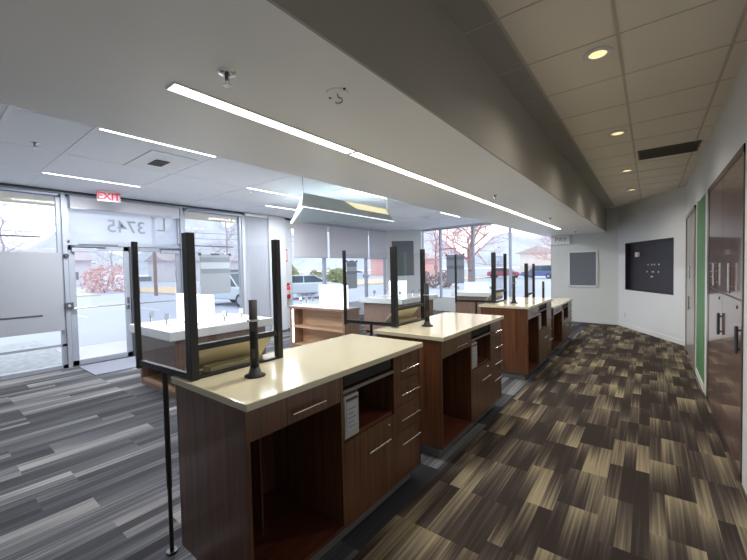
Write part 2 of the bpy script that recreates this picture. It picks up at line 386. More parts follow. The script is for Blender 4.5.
# ---- left glazing
def window(n, a, b, s0, s1, zb, zt, rails=(), fw=.06, m='alu', pane='glass'):
    w = sempty('window_%d' % n); g = G()
    lbox(g, a, b, s0, s0 + fw, .03, .13, zb, zt); lbox(g, a, b, s1 - fw, s1, .03, .13, zb, zt)
    lbox(g, a, b, s0, s1, .03, .13, zb, zb + fw); lbox(g, a, b, s0, s1, .03, .13, zt - fw, zt)
    for r in rails: lbox(g, a, b, s0, s1, .03, .13, r - .02, r + .02)
    g.make('window_frame', m, w); g = G(); lbox(g, a, b, s0 + fw, s1 - fw, .075, .081, zb + fw, zt - fw); g.make('pane', pane, w); return w
A = Vector((XL, 0)); B = Vector((XL, 1))
def lw(n, y0, y1, zb, zt, **k): return window(n, A, B, y0, y1, zb, zt, **k)
lw(1, -1.2, 1.63, 0, 2.99, rails=(.40,))
w2 = lw(2, 1.69, 3.58, 2.16, 2.99, pane='frosted', fw=.04)
lw(3, 3.64, 5.05, 0, 2.99, rails=(.40,))
lw(4, 6.55, 7.89, .45, 2.99, fw=.035); lw(5, 7.89, 9.95, .45, 2.99, fw=.035); lw(6, 9.95, 11.1, .45, 2.99, fw=.035)
structure(G().box(-8.07, XL + .01, 1.63, 1.69, 0, 2.99).make('trim_3', 'alu')); structure(G().box(-8.07, XL + .01, 3.58, 3.64, 0, 2.99).make('trim_4', 'alu'))
text('street_number', '3745', .33, 'text_num', w2, basis((0, -1, 0), (0, 0, 1), (XL - .066, 2.61, 2.49)), bold=.002)
text('street_number', 'L', .40, 'text_num', w2, basis((0, -1, 0), (0, 0, 1), (XL - .066, 3.24, 2.58)), bold=-.004)
# doors
def door_leaf(n, y0, y1, hinge_left):
    d = sempty('door_%d' % n); x0, x1 = XL - .07, XL - .025
    g = G(); st = .09
    g.box(x0, x1, y0, y0 + st, .01, 2.12).box(x0, x1, y1 - st, y1, .01, 2.12).box(x0, x1, y0, y1, .01, .10).box(x0, x1, y0, y1, 2.03, 2.12)
    g.make('door_frame', 'alu', d, bevel=.003)
    G().box(x0 + .02, x0 + .026, y0 + st, y1 - st, .10, 2.03).make('pane', 'glass', d)
    b = G(); b.tube((x1 + .05, y0 + .04, 1.02), (x1 + .05, y1 - .04, 1.02), .012).tube((x1, y0 + .05, 1.02), (x1 + .05, y0 + .05, 1.02), .01).tube((x1, y1 - .05, 1.02), (x1 + .05, y1 - .05, 1.02), .01)
    b.make('push_bar', 'chrome', d)
    yc = y0 + .04 if hinge_left else y1 - .40
    c = G().box(x1, x1 + .06, yc, yc + .36, 2.0, 2.07).make('door_closer', 'alu', d, bevel=.006)
    G().box(x1 + .01, x1 + .03, yc - .01, yc + .5, 2.085, 2.10).make('closer_arm', 'alu_dark', c)
    G().box(x1, x1 + .02, (y1 - .06) if hinge_left else (y0 + .02), (y1 - .03) if hinge_left else (y0 + .05), .93, 1.15).make('lock_plate', 'alu_dark', d)
    return d
door_leaf(1, 1.70, 2.615, True); door_leaf(2, 2.65, 3.57, False)
structure(G().box(-8.05, XL - .01, 1.69, 3.58, 2.12, 2.16).make('trim_5', 'alu'))
structure(G().box(-8.05, XL + .01, 2.617, 2.648, 0, 2.12).make('trim_6', 'alu_dark'))
t = thing('door_notice', 'thin strip of small dark lettering along the header above the left door', 'notice')
g = G(); y = 1.84
while y < 2.42:
    w = random.uniform(.01, .03); g.box(XL - .01, XL - .004, y, y + w, 2.125, 2.15); y += w + .008
g.make('lettering', 'alu_dark', t)
t = thing('door_stop', 'round black knob fixed to the post left of the entrance door', 'door stop')
G().tube((XL + .01, 1.66, 1.93), (XL + .05, 1.66, 1.93), .035, n=20).make('knob', 'black_plastic', t); G().tube((XL + .05, 1.66, 1.93), (XL + .058, 1.66, 1.93), .02, n=16).make('face', 'alu_dark', t)
t = thing('latch_box', 'small grey square latch box on the post left of the entrance door', 'latch')
G().box(XL + .01, XL + .05, 1.61, 1.73, 1.02, 1.13).make('body', 'alu_dark', t, bevel=.006); G().tube((XL + .05, 1.67, 1.075), (XL + .056, 1.67, 1.075), .022, n=16).make('dial', 'chrome', t)
# dark head channel + shades
structure(G().box(XL, XL + .05, -1.2, 5.05, 3.012, 3.036).make('trim_7', 'alu_dark'))
def shade(label, y0, y1, zb, fab='shade_fabric'):
    t = thing('roller_shade', label, 'window shade', (XL + .05, y0, 0))
    G().tube((0, .01, 2.96), (0, y1 - y0 - .01, 2.96), .025, n=12).make('roller', 'alu', t)
    G().box(.018, .021, .02, y1 - y0 - .02, zb + .02, 2.97).make('fabric', fab, t)
    G().box(.012, .028, .02, y1 - y0 - .02, zb, zb + .025).make('bottom_bar', 'alu', t)
    return t
shade('roller shade rolled up above the large grey window panel, left of the doors', -1.15, 1.60, 2.935)
shade('translucent roller shade partly over the transom numbers above the doors', 1.72, 3.56, 2.74)
shade('short rolled shade at the head of the window right of the doors', 3.68, 5.03, 2.935)
shade('half-lowered grey roller shade beside the fire extinguisher pillar', 6.58, 7.93, 1.955)
shade('widest half-lowered grey roller shade, in the middle of three', 7.98, 9.94, 1.955)
shade('half-lowered grey roller shade next to the narrow wall with the charcoal board', 9.965, 11.04, 1.955)
# vertical blinds stacked
t = thing('vertical_blinds', 'stack of pale vertical blind slats drawn aside at the white column', 'blinds', (XL + .06, 5.10, 0))
G().box(-.02, .05, -.02, .62, 2.96, 3.03).make('head_rail', 'trim_white', t)
for k in range(13):
    y = .015 + k * .045
    G().hexa([(-.03, y, .04), (.05, y + .03, .04), (.05, y + .034, .04), (-.03, y + .004, .04)], [(-.03, y, 2.96), (.05, y + .03, 2.96), (.05, y + .034, 2.96), (-.03, y + .004, 2.96)]).make('slat', 'curtain', t)
# window boards hanging on the glazing
t = thing('window_sign_panel', 'large plain grey panel seen from behind in the window left of the doors', 'window sign')
G().box(XL - .005, XL + .02, -1.0, 1.60, .66, 1.98).make('panel', 'panel_grey', t); G().box(XL + .02, XL + .025, -.2, 1.33, .93, .955).make('seam_strip', 'alu_dark', t)
def rail(label, y0, y1, z):
    t = thing('hanging_rail', label, 'rail'); G().tube((XL + .02, y0, z), (XL + .02, y1, z), .011).make('bar', 'alu_dark', t)
    for y in (y0 + .05, y1 - .05): G().tube((XL + .02, y, z), (XL + .02, y, 2.9), .0025, n=6).make('cord', 'alu', t)
rail('thin dark hanging rail above the large grey window panel', -.4, 1.35, 2.235)
rail('thin dark hanging rail above the banded poster right of the doors', 3.84, 4.78, 2.185)
def poster(label, y0, y1, z0, z1):
    t = thing('window_poster', label, 'poster', (XL + .02, 0, 0)); 
    G().box(0, .006, y0, y1, z0, z1).make('sheet', 'paper_grey', t)
    h = z1 - z0
    for a, b, m in ((.80, .93, 'paper_dark'), (.52, .64, 'paper_dark'), (.64, .80, 'paper_light')): G().box(.006, .008, y0 + .01, y1 - .01, z0 + a * h, z0 + b * h).make('printed_band', m, t)
    for y in (y0, y1): G().box(-.002, .02, y - .03, y + .03, z1 - .03, z1 + .03).make('clip', 'alu_dark', t)
    G().box(-.002, .02, (y0 + y1) / 2 - .1, (y0 + y1) / 2 + .1, z1 - .01, z1 + .02).make('clip', 'alu_dark', t)
poster('banded grey poster clipped up in the window right of the doors', 3.96, 4.68, 1.10, 2.0)
poster('small grey poster below the middle roller shade', 8.82, 9.33, .95, 1.86)
# ---- back glazing
W1m = [0, .82, 2.155, 3.44, L12]
for k in range(4): window(7 + k, P1, P2, W1m[k], W1m[k + 1], .47, 2.99, fw=.026)
def onw2(g, s0, s1, n0, n1, z0, z1): return lbox(g, P1, P2, s0, s1, n0, n1, z0, z1)
t = thing('window_poster', 'banded grey poster hanging in the back window near the red tree', 'poster')
onw2(G(), 1.12, 1.84, -.005, 0, 1.02, 2.03).make('sheet', 'paper_grey', t)
for a, b, m in ((.82, .94, 'paper_dark'), (.5, .62, 'paper_dark')): onw2(G(), 1.13, 1.83, -.008, -.005, 1.02 + a, 1.02 + b).make('printed_band', m, t)
for s in (1.12, 1.84): onw2(G(), s - .03, s + .03, -.015, 0, 2.0, 2.06).make('clip', 'alu_dark', t)
t = thing('hanging_rail', 'thin rail above the poster in the back window', 'rail'); onw2(G(), .9, 1.98, -.02, -.005, 2.24, 2.26).make('bar', 'alu_dark', t)

# ---- right wall: storage cabinet, green panel, door
structure(G().box(XR - .012, XR, 3.44, 3.60, 0, 2.45).make('trim_8', 'trim_white'))
structure(G().box(XR - .012, XR, 5.62, 5.88, 0, 2.45).make('trim_9', 'trim_white'))
structure(G().box(XR - .012, XR, 6.86, 6.98, 0, 2.45).make('soffit_side_shade0', 'trim_white'))
structure(G().box(XR - .012, XR, 5.88, 6.86, .09, 2.42).make('wall_accent', 'green_paint'))
structure(G().box(XR - .02, XR, 5.88, 6.86, 0, .09).make('baseboard_right', 'trim_white'))
t = thing('storage_cabinet', 'tall glossy burgundy storage cabinet with bar handles set in the right wall', 'cabinet', (XR, 3.60, 0))
g = G(); g.box(-.02, 0, 0, .03, .03, 2.42).box(-.02, 0, 1.84, 2.0, .03, 2.42).box(-.02, 0, 0, 2.0, 2.36, 2.42).box(-.02, 0, 0, 2.0, .0, .06); g.make('frame', 'brown_frame', t); G().box(-.006, 0, .03, 1.86, .05, 2.37).make('back_panel', 'brown_frame', t)
for (y0, y1) in ((.035, .90), (.91, 1.835)):
    for (za, zb, up) in ((.065, 1.305, False), (1.32, 2.355, True)):
        dd = G().box(-.018, 0, y0, y1, za, zb).make('door', 'burgundy_gloss', t, bevel=.002)
        if up: hy = y0 + .39; hz0, hz1 = 1.36, 1.58
        else: hy = y0 + .06; hz0, hz1 = .92, 1.12
        h = G().tube((-.036, hy, hz0), (-.036, hy, hz1), .011, n=14).tube((-.018, hy, hz0 + .03), (-.036, hy, hz0 + .03), .008).tube((-.018, hy, hz1 - .03), (-.036, hy, hz1 - .03), .008)
        h.make('handle', 'chrome' if up else 'alu_dark', dd)
        zl = (1.25 if not up else 1.345); G().tube((-.018, hy + .12, zl), (-.024, hy + .12, zl), .014, n=14).make('lock', 'chrome', dd)
t = sempty('door_3'); g = G(); g.box(XR - .03, XR, 6.98, 7.06, 0, 2.42).box(XR - .03, XR, 8.56, 8.64, 0, 2.42).box(XR - .03, XR, 6.98, 8.64, 2.36, 2.42); g.make('door_frame', 'mauve_gloss', t)
G().box(XR - .018, XR, 7.06, 7.80, .02, 2.36).make('door_leaf', 'mauve_gloss', t); G().box(XR - .018, XR, 7.81, 8.56, .02, 2.36).make('door_leaf', 'mauve_gloss', t)
for y in (7.64,):
    for za, zb in ((1.33, 1.54), (.83, 1.05)):
        G().tube((XR - .046, y, za), (XR - .046, y, zb), .011).tube((XR - .018, y, za + .03), (XR - .046, y, za + .03), .008).tube((XR - .018, y, zb - .03), (XR - .046, y, zb - .03), .008).make('door_handle', 'chrome', t)

# ------------------------------------------------------------------ lights in the ceilings
def area(parent, loc, sx, sy, power, col, name='lamp'):
    l = bpy.data.lights.new(name, 'AREA'); l.shape = 'RECTANGLE'; l.size = sx; l.size_y = sy; l.energy = power * LAMP; l.color = col
    o = bpy.data.objects.new(name, l); C.objects.link(o); o.location = loc; o.parent = parent; return o
def strip(label, x, y0, y1, z, w, power, col, m, group):
    t = thing('linear_light', label, 'ceiling light', (x, (y0 + y1) / 2, z), 0, group); L = y1 - y0
    G().box(-w / 2, w / 2, -L / 2, L / 2, -.004, -.001).make('diffuser', m, t)
    g = G(); g.box(-w / 2 - .006, -w / 2, -L / 2, L / 2, -.007, 0).box(w / 2, w / 2 + .006, -L / 2, L / 2, -.007, 0).box(-w / 2, w / 2, -L / 2 - .008, -L / 2, -.007, 0).box(-w / 2, w / 2, L / 2, L / 2 + .008, -.007, 0)
    g.make('frame', 'soffit_paint' if z < 2.6 else 'trim_white', t)
    area(t, (0, 0, -.009), w * .9, L * .98, power, col)
    return t
nm = ['first and nearest', 'second', 'third', 'fourth', 'fifth', 'sixth', 'farthest']
for k in range(7):
    strip('%s segment of the bright light line in the lowered white ceiling band' % nm[k], -1.672, .74 + k * 1.225, .74 + k * 1.225 + 1.195, ZS, .075, 11.5, (1, .97, .92), 'strip_lamp', 'light line of the lowered ceiling band')
for x, y, lab in ((-4.30, 1.2, 'slim ceiling light between the lowered band and the square air vent'), (-6.70, 1.2, 'slim ceiling light nearest the exit sign'),
                  (-5.50, 3.62, 'slim ceiling light left of the hanging lamp, the nearer of two'), (-6.70, 4.86, 'slim ceiling light above the fire extinguisher pillar'),
                  (-4.30, 4.86, 'slim ceiling light just above the hanging lamp'), (-4.36, 8.6, 'farthest short slim light in the left ceiling, before the back windows')):
    strip(lab, x, y, y + 1.2, ZC, .045, 22 if 'just above' in lab else 84, (.96, .98, 1), 'strip_lamp_cool', 'slim lights in the left ceiling')
for k, y in enumerate((2.943, 4.846, 6.877, 8.712)):
    t = thing('downlight', ['round warm downlight nearest the camera in the right ceiling', 'second round warm downlight along the right ceiling', 'third round warm downlight, left of the dark grille', 'farthest round warm downlight, near the angled wall'][k], 'ceiling light', (-.288, y, ZC), 0, 'downlights of the right ceiling')
    G().lathe((0, 0, -.010), [(.055, .009), (.055, 0), (.085, .002), (.088, .010)], 28).make('trim_ring', 'trim_white', t, smooth=True)
    G().lathe((0, 0, -.006), [(.056, 0), (.056, .003)], 28).make('lens', 'down_lens', t)
    l = bpy.data.lights.new('lamp', 'SPOT'); l.energy = 32 * LAMP; l.color = (1, .92, .8); l.spot_size = math.radians(150); l.spot_blend = 1.0; l.shadow_soft_size = .04
    o = bpy.data.objects.new('lamp', l); C.objects.link(o); o.location = (0, 0, -.03); o.parent = t

# pendant
t = thing('pendant_light', 'hanging grey trapezoid lamp with bright edges above the display tables', 'pendant light')
zb = 2.62
q = [(-4.421, 3.896), (-4.436, 6.528), (-4.75, 6.66), (-6.067, 5.039)]
top = [(-4.17, 3.70), (-4.17, 5.90), (-4.6, 6.0), (-5.7, 4.95)]; zt = 2.775
g = G(); g.add([(x, y, zb) for x, y in q] + [(x, y, zt) for x, y in top], [(0, 1, 5, 4), (1, 2, 6, 5), (2, 3, 7, 6), (3, 0, 4, 7)]); g.make('side_panel', 'pendant', t)
G().add([(x, y, zb + .03) for x, y in q] + [(x, y, zb + .036) for x, y in q], [(0, 3, 2, 1), (4, 5, 6, 7), (0, 1, 5, 4), (1, 2, 6, 5), (2, 3, 7, 6), (3, 0, 4, 7)]).make('underside', 'pendant_under', t)
G().path([(x, y, zb) for x, y in q[:2]], .009).make('edge_light', 'edge_glow', t)
G().path([(q[3][0], q[3][1], zb), (q[0][0], q[0][1], zb)], .026, 6).make('edge_light', 'edge_glow', t)
g = G(); u = [0.3, 0.98]
def lerp(a, b, s): return a + (b - a) * s
pa = [(lerp(top[0][0], top[1][0], s) + .012, lerp(top[0][1], top[1][1], s), zt - .008) for s in (.42, .97)]
pb = [(lerp(lerp(top[0][0], top[1][0], s), lerp(q[0][0], q[1][0], s), .45) + .012, lerp(lerp(top[0][1], top[1][1], s), lerp(q[0][1], q[1][1], s), .45), lerp(zt, zb, .45)) for s in (.97, .55)]
G().add(pa + pb, [(0, 1, 2, 3)]).make('painted_glow', 'pendant_glow', t)  # glowing patch standing in for warm light on the near side panel
for p in (top[0], top[1]): G().tube((p[0], p[1], zt), (p[0], p[1], ZC), .006, n=8).make('hanger', 'alu', t)

# exit sign
t = thing('exit_sign', 'white sign with red EXIT lettering hanging from the ceiling before the doors', 'exit sign', (-7.42, 2.17, 0))
G().box(-.015, .015, -.17, .17, 2.85, 3.025).make('panel', 'sign_white', t, bevel=.004)
G().box(-.02, .02, -.10, .10, 3.02, 3.04).make('mount', 'trim_white', t)
text('lettering', 'EXIT', .165, 'red_sign', t, basis((0, 1, 0), (0, 0, 1), (.018, 0, 2.935)), bold=.005)
# vents
t = thing('air_vent', 'white square air vent with dark centre in the left ceiling', 'vent', (-5.05, 2.06, ZC))
G().box(-.46, .46, -.27, .27, -.012, 0).make('plate', 'trim_white', t, bevel=.003); G().box(-.14, .14, -.10, .06, -.02, -.012).make('core', 'vent_dark', t)
for k in range(4): G().box(-.14, .14, -.09 + k * .035, -.08 + k * .035, -.024, -.018).make('slat', 'vent_slat', t)
t = thing('return_grille', 'dark rectangular return air grille in the right ceiling', 'vent', (.18, 6.05, ZC))
G().box(-.30, .29, -.24, .22, -.006, 0).make('backing', 'vent_dark', t)
g = G(); g.box(-.31, .30, -.25, -.23, -.014, 0).box(-.31, .30, .21, .23, -.014, 0).box(-.31, -.29, -.25, .23, -.014, 0).box(.28, .30, -.25, .23, -.014, 0); g.make('frame', 'vent_slat', t)
g = G()
for k in range(14): g.box(-.29, .28, -.225 + k * .031, -.215 + k * .031, -.012, -.006)
g.make('slat', 'vent_slat', t)['kind'] = 'stuff'
t = thing('round_diffuser', 'pale round ceiling diffuser beyond the hanging lamp', 'vent', (-5.05, 9.1, ZC))
G().lathe((0, 0, -.02), [(.08, 0), (.2, .006), (.26, .02)], 24).make('cone', 'trim_white', t); G().lathe((0, 0, -.024), [(.06, 0), (.07, .004)], 16).make('core', 'alu', t)
def sprinkler(label, x, y, z, big=False):
    s = .78 if big else .55
    t = thing('sprinkler', label, 'sprinkler', (x, y, z)); t.scale = (s, s, s)
    G().lathe((0, 0, -.012), [(.026, -.002), (.045, .002), (.05, .012)], 24).make('escutcheon', 'chrome', t)
    G().tube((0, 0, -.012), (0, 0, -.04), .012, n=12).make('body', 'alu_dark', t)
    G().path([(-.015, 0, -.03), (-.017, 0, -.055), (0, 0, -.068)], .003).path([(.015, 0, -.03), (.017, 0, -.055), (0, 0, -.068)], .003).make('yoke', 'chrome', t)
    G().lathe((0, 0, -.073), [(.022, 0), (.022, .004)], 16).make('deflector', 'chrome', t)
sprinkler('chrome fire sprinkler nearest the camera in the lowered ceiling band', -1.389, .838, ZS, True)
sprinkler('small sprinkler halfway along the lowered ceiling band', -1.436, 4.21, ZS)
sprinkler('small sprinkler near the far end of the lowered ceiling band', -1.405, 6.97, ZS)
sprinkler('tiny sprinkler at the far end of the lowered band, near the PAY sign', -1.49, 10.3, ZS)
sprinkler('sprinkler in the left ceiling, left of the square air vent', -5.29, .893, ZC, True)
sprinkler('tiny sprinkler in the ceiling left of the hanging lamp', -5.842, 3.90, ZC)
sprinkler('tiny sprinkler in the left ceiling before the back windows', -5.3, 10.4, ZC)
t = thing('ceiling_wire_box', 'open ceiling mount with a loose wire beside the near sprinkler', 'wiring', (-1.164, 1.26, ZS))
G().lathe((0, 0, -.004), [(.05, 0), (.052, .004)], 20).make('cover_ring', 'soffit_paint', t); G().path([(0, 0, 0), (.004, .004, -.02), (.018, .012, -.026), (.014, .02, -.038), (-.004, .012, -.044), (-.012, .0, -.04)], .003).make('wire', 'bark', t)
for s in (-1, 1): G().tube((s * .055, -s * .01, -.006), (s * .055, -s * .01, 0), .006).make('screw', 'alu_dark', t)
t = thing('alarm_pull_sign', 'small red and white extinguisher sign high on the white pillar', 'sign', (XL, 6.33, 0))
G().box(.0, .008, -.05, .07, 1.84, 2.18).make('plate', 'trim_white', t); g = G(); g.box(.008, .010, -.05, .07, 1.84, 1.875).box(.008, .010, -.05, .07, 2.145, 2.18).box(.008, .010, -.05, -.03, 1.84, 2.18).box(.008, .010, .05, .07, 1.84, 2.18).box(.008, .011, 0, .02, 1.92, 2.1); g.make('red_border', 'red', t)
t = thing('fire_extinguisher', 'red fire extinguisher hung on the white pillar', 'fire extinguisher', (XL + .09, 6.33, .83))
G().lathe((0, 0, 0), [(.04, 0), (.06, .015), (.062, .30), (.045, .35), (.02, .37)], 20).make('cylinder', 'red', t, smooth=True)
G().tube((0, 0, .37), (0, 0, .41), .018).make('valve', 'black_plastic', t); G().box(-.01, .01, -.02, .09, .41, .43).box(-.01, .01, -.02, .08, .375, .39).make('lever', 'black_plastic', t)
G().path([(0, -.02, .39), (.0, -.07, .36), (.0, -.085, .25), (0, -.08, .12)], .009).make('hose', 'black_plastic', t); G().lathe((0, 0, .12), [(.0635, 0), (.0635, .12)], 20).make('label_band', 'sign_white', t); G().box(-.09, -.055, -.03, .03, .15, .30).make('bracket', 'alu_dark', t)

# ------------------------------------------------------------------ service counters
def make_counter(name, label, top, length, loc, group):
    """near-left corner of the worktop at loc; worktop spans x -.715..0, y 0..length"""
    t = thing(name, label, 'counter', loc, 0, group)
    k = length / 1.5; zt = top - .035; xf = -.03; xb = -.685; s = (top) / 1.035
    G().box(-.715, 0, 0, length, zt, top).make('worktop', 'quartz', t, bevel=.004)
    G().lathe((-.60, .20 * k, top), [(.035, 0), (.035, .003), (.026, .004)], 20).make('cable_grommet', 'alu_dark', t)
    G().box(xb, xf, .012, .034, .1, zt).make('end_panel', 'walnut', t, bevel=.0015)
    G().box(xb, xf, length - .034, length - .012, .1, zt).make('end_panel', 'walnut', t, bevel=.0015)
    G().box(xb, xb + .02, .034, length - .034, .1, zt).make('back_panel', 'walnut', t)
    G().box(xb + .02, xf - .01, .034, length - .034, .1, .125).make('bottom_panel', 'walnut_shelf', t)
    G().box(xb + .06, xf - .06, .07, length - .07, 0, .1).make('toe_kick', 'toe_metal', t)
    y1, y2, y3 = .635 * k, 1.145 * k, length - .034
    # dividers
    G().box(xb + .02, xf, y1 - .02, y1, .125, zt).make('divider', 'walnut', t)
    G().box(xb + .02, xf - .002, y2, y2 + .02, .125, zt).make('divider', 'walnut', t)
    G().box(xb + .02, xb + .33, .30 * k, .31 * k, .125, zt).make('cable_panel', 'walnut', t)
    # apron
    za = .85 * s
    G().box(xf - .02, xf, .034, .236 * k, za, zt - .004).make('apron', 'walnut', t)
    def pull(p, ya, yb, z):
        G().tube((xf + .028, ya, z), (xf + .028, yb, z), .0055, n=10).tube((xf, ya + .02, z), (xf + .028, ya + .02, z), .004, n=8).tube((xf, yb - .02, z), (xf + .028, yb - .02, z), .004, n=8).make('pull', 'chrome', p)
    d = G().box(xf - .02, xf, .24 * k, y1 - .024, za, zt - .004).make('drawer', 'walnut', t); pull(d, .25 * k, .47 * k, .906 * s)
    # middle bay: dark tray, shelf, cubby, door
    G().box(xb + .03, xf - .012, y1 + .02, y2 - .012, .918 * s, .992 * s).make('equipment_tray', 'black_plastic', t, bevel=.004)
    sh = G().box(xb + .02, xf - .004, y1, y2, .885 * s, .905 * s).make('shelf', 'walnut', t); G().box(xf - .004, xf, y1, y2, .885 * s, .905 * s).make('edge_band', 'toe_metal', sh)
    G().box(xb + .02, xf - .02, y1 + .135 * k, y1 + .145 * k, .62 * s, .885 * s).make('cubby_divider', 'toe_metal', t)
    G().box(xb + .02, xf - .02, y1, y2, .60 * s, .62 * s).make('cubby_floor', 'walnut_shelf', t)
    d = G().box(xf - .02, xf, y1 + .002, y2 - .002, .105, .60 * s).make('cabinet_door', 'walnut', t); pull(d, .83 * k, 1.06 * k, .468 * s)
    G().tube((xf, y2 - .07, .553 * s), (xf + .006, y2 - .07, .553 * s), .008, n=14).make('lock', 'chrome', d)
    # right drawers
    zz = [.105, .45 * s, .635 * s, .81 * s, zt - .004]
    for i in range(4):
        d = G().box(xf - .02, xf, y2 + .004, length - .014, zz[i] + .002, zz[i + 1] - .002).make('drawer', 'walnut', t)
        pull(d, y2 + .05 * k, length - .06 * k, (.368, .54, .715, .885)[i] * s)
    return t
CG = 'service counters in a row under the light line'
C1 = (-1.355, .853, 0); C2 = (-1.31, 2.60, 0); C3 = (-1.29, 5.12, 0); C4 = (-1.31, 6.87, 0)
c1 = make_counter('service_counter', 'nearest walnut service counter with cream stone top, in the foreground', 1.035, 1.5, C1, CG)
dup(c1, C2, 'second walnut service counter with cream top, right behind the nearest one', CG)
dup(c1, C3, 'third walnut service counter, its orange-brown end panel fully visible', CG)
make_counter('service_counter', 'farthest and lower walnut counter, partly hidden by the third one', .865, 1.85, C4, CG)
# small tower in the middle bay
def tower(label, c, s=1.0, k=1.0):
    t = thing('file_tower', label, 'holder', (c[0] - .03, c[1] + .637 * k, c[2] + .621 * s))
    G().box(-.36, .004, .004, .128, 0, .245 * s).make('case', 'tower_grey', t, bevel=.003)
    G().box(.004, .007, .018, .114, .04 * s, .20 * s).make('paper_label', 'paper_light', t)
    G().box(.004, .009, .018, .114, .215 * s, .228 * s).make('slot', 'vent_dark', t)
    for i in range(5): G().box(.007, .008, .03, .10 - (i % 2) * .02, (.06 + i * .026) * s, (.066 + i * .026) * s).make('text_line', 'text_grey', t)
    return t
tw = tower('grey paper tray tower with printed notice in the nearest counter cubby', C1)
dup(tw, (C2[0] - .03, C2[1] + .637, .621), 'grey paper tray tower in the cubby of the second counter')
dup(tw, (C3[0] - .03, C3[1] + .637, .621), 'grey paper tray tower in the cubby of the third counter')
tower('grey paper tray tower in the cubby of the farthest low counter', C4, .8357, 1.2333)

def make_screen(label, loc, top, group=None, blen=.56, h=.77):
    """loc = inner corner post foot on the worktop; side frame runs towards -x, back frame towards +y; leg to the floor"""
    t = thing('privacy_screen', label, 'partition', (loc[0], loc[1], 0), 0, group)
    zt = top + h; sy = -.036; sx = -.60; b = .0015
    G().box(-.030, .030, -.012, .030, top, zt).make('corner_post', 'black_metal', t, bevel=.003)
    G().box(-.022, .022, blen - .02, blen + .018, top, zt - .008).make('end_post', 'black_metal', t, bevel=.003)
    G().box(sx - .013, sx + .013, sy - .012, sy + .018, top - .02, zt - .01).make('side_post', 'black_metal', t, bevel=.003)
    def slant(z0, z1, w0, w1, name, m):
        G().hexa([(sx, sy - w0, z0), (-.02, w1 - w0 - w1, z0), (-.02, w1, z0), (sx, sy + w1, z0)], [(sx, sy - w0, z1), (-.02, -w0, z1), (-.02, w1, z1), (sx, sy + w1, z1)]).make(name, m, t)
    slant(top + .002, top + .034, .008, .014, 'bottom_rail', 'black_metal')
    slant(top + .034, zt - .05, -.001, .005, 'side_glass', 'screen_glass')
    G().box(-.018, .018, .03, blen - .02, top + .150, top + .182).make('middle_rail', 'black_metal', t, bevel=.003)
    G().box(-.018, .018, .03, blen - .02, top + .0, top + .014).make('sill_rail', 'black_metal', t, bevel=.002)
    G().box(-.003, .003, .03, blen - .02, top + .182, zt - .05).make('back_glass', 'screen_glass', t)
    G().hexa([(-.172, .035, top + .004), (-.172, blen - .025, top + .004), (-.16, blen - .025, top + .004), (-.16, .035, top + .004)],
             [(-.03, .035, top + .16), (-.03, blen - .025, top + .16), (-.018, blen - .025, top + .16), (-.018, .035, top + .16)]).make('sloped_panel', 'cream', t)
    G().tube((-.27, -.02, .0), (-.27, -.02, .38), .011, n=12).tube((-.27, -.02, .38), (-.27, -.02, top + .002), .0145, n=12).tube((-.27, -.02, 0), (-.27, -.02, .01), .03, n=16).make('leg', 'black_metal', t)
    return t
SG = 'black framed glass privacy screens on the counters'
sc1 = make_screen('black framed glass privacy screen on the nearest counter, leg to the floor', (-1.90, .885, 0), 1.036, SG)
dup(sc1, (-1.945, 2.835, 0), 'black framed glass privacy screen on the second counter', SG)
dup(sc1, (-1.89, 5.44, 0), 'black framed glass privacy screen on the third counter', SG)
make_screen('low black framed glass privacy screen on the farthest counter', (-1.90, 7.30, 0), .866, SG)
def make_tray(label, loc):
    t = thing('document_tray', label, 'tray', loc)
    G().box(0, .08, 0, .34, 0, .006).make('base', 'cream', t)
    for a in ((0, .08, 0, .01), (0, .08, .33, .34), (0, .008, 0, .34), (.072, .08, 0, .34)): G().box(a[0], a[1], a[2], a[3], .006, .035).make('side', 'cream', t)
    return t
tr = make_tray('long cream tray behind the screen opening of the nearest counter', (-2.005, 1.00, 1.037))
dup(tr, (-2.05, 2.96, 1.037), 'long cream tray behind the screen opening of the second counter'); t = None
def make_rod(label, loc):
    t = thing('security_post', label, 'post', loc, 0, 'black posts standing on the counters')
    G().lathe((0, 0, 0), [(.055, 0), (.055, .006), (.035, .012), (.024, .05)], 28).make('base', 'black_plastic', t, smooth=True)
    G().lathe((0, 0, .05), [(.024, 0), (.022, .10), (.022, .36)], 24).make('shaft', 'black_plastic', t, smooth=True)
    G().lathe((0, 0, .295), [(.024, 0), (.033, .002), (.033, .010), (.024, .012)], 24).make('collar', 'chrome', t)
    for z in (.10, .245): G().box(.008, .0245, -.024, -.010, z, z + .05).make('port', 'vent_dark', t)
    return t
r1 = make_rod('black security post with metal collar on the nearest counter', (-1.685, 1.121, 1.036))
dup(r1, (-1.70, 3.036, 1.036), 'black security post with metal collar on the second counter')
dup(r1, (-1.625, 5.56, 1.036), 'black security post with metal collar on the third counter')
dup(r1, (-1.66, 7.6, .866), 'black security post with metal collar on the farthest low counter')

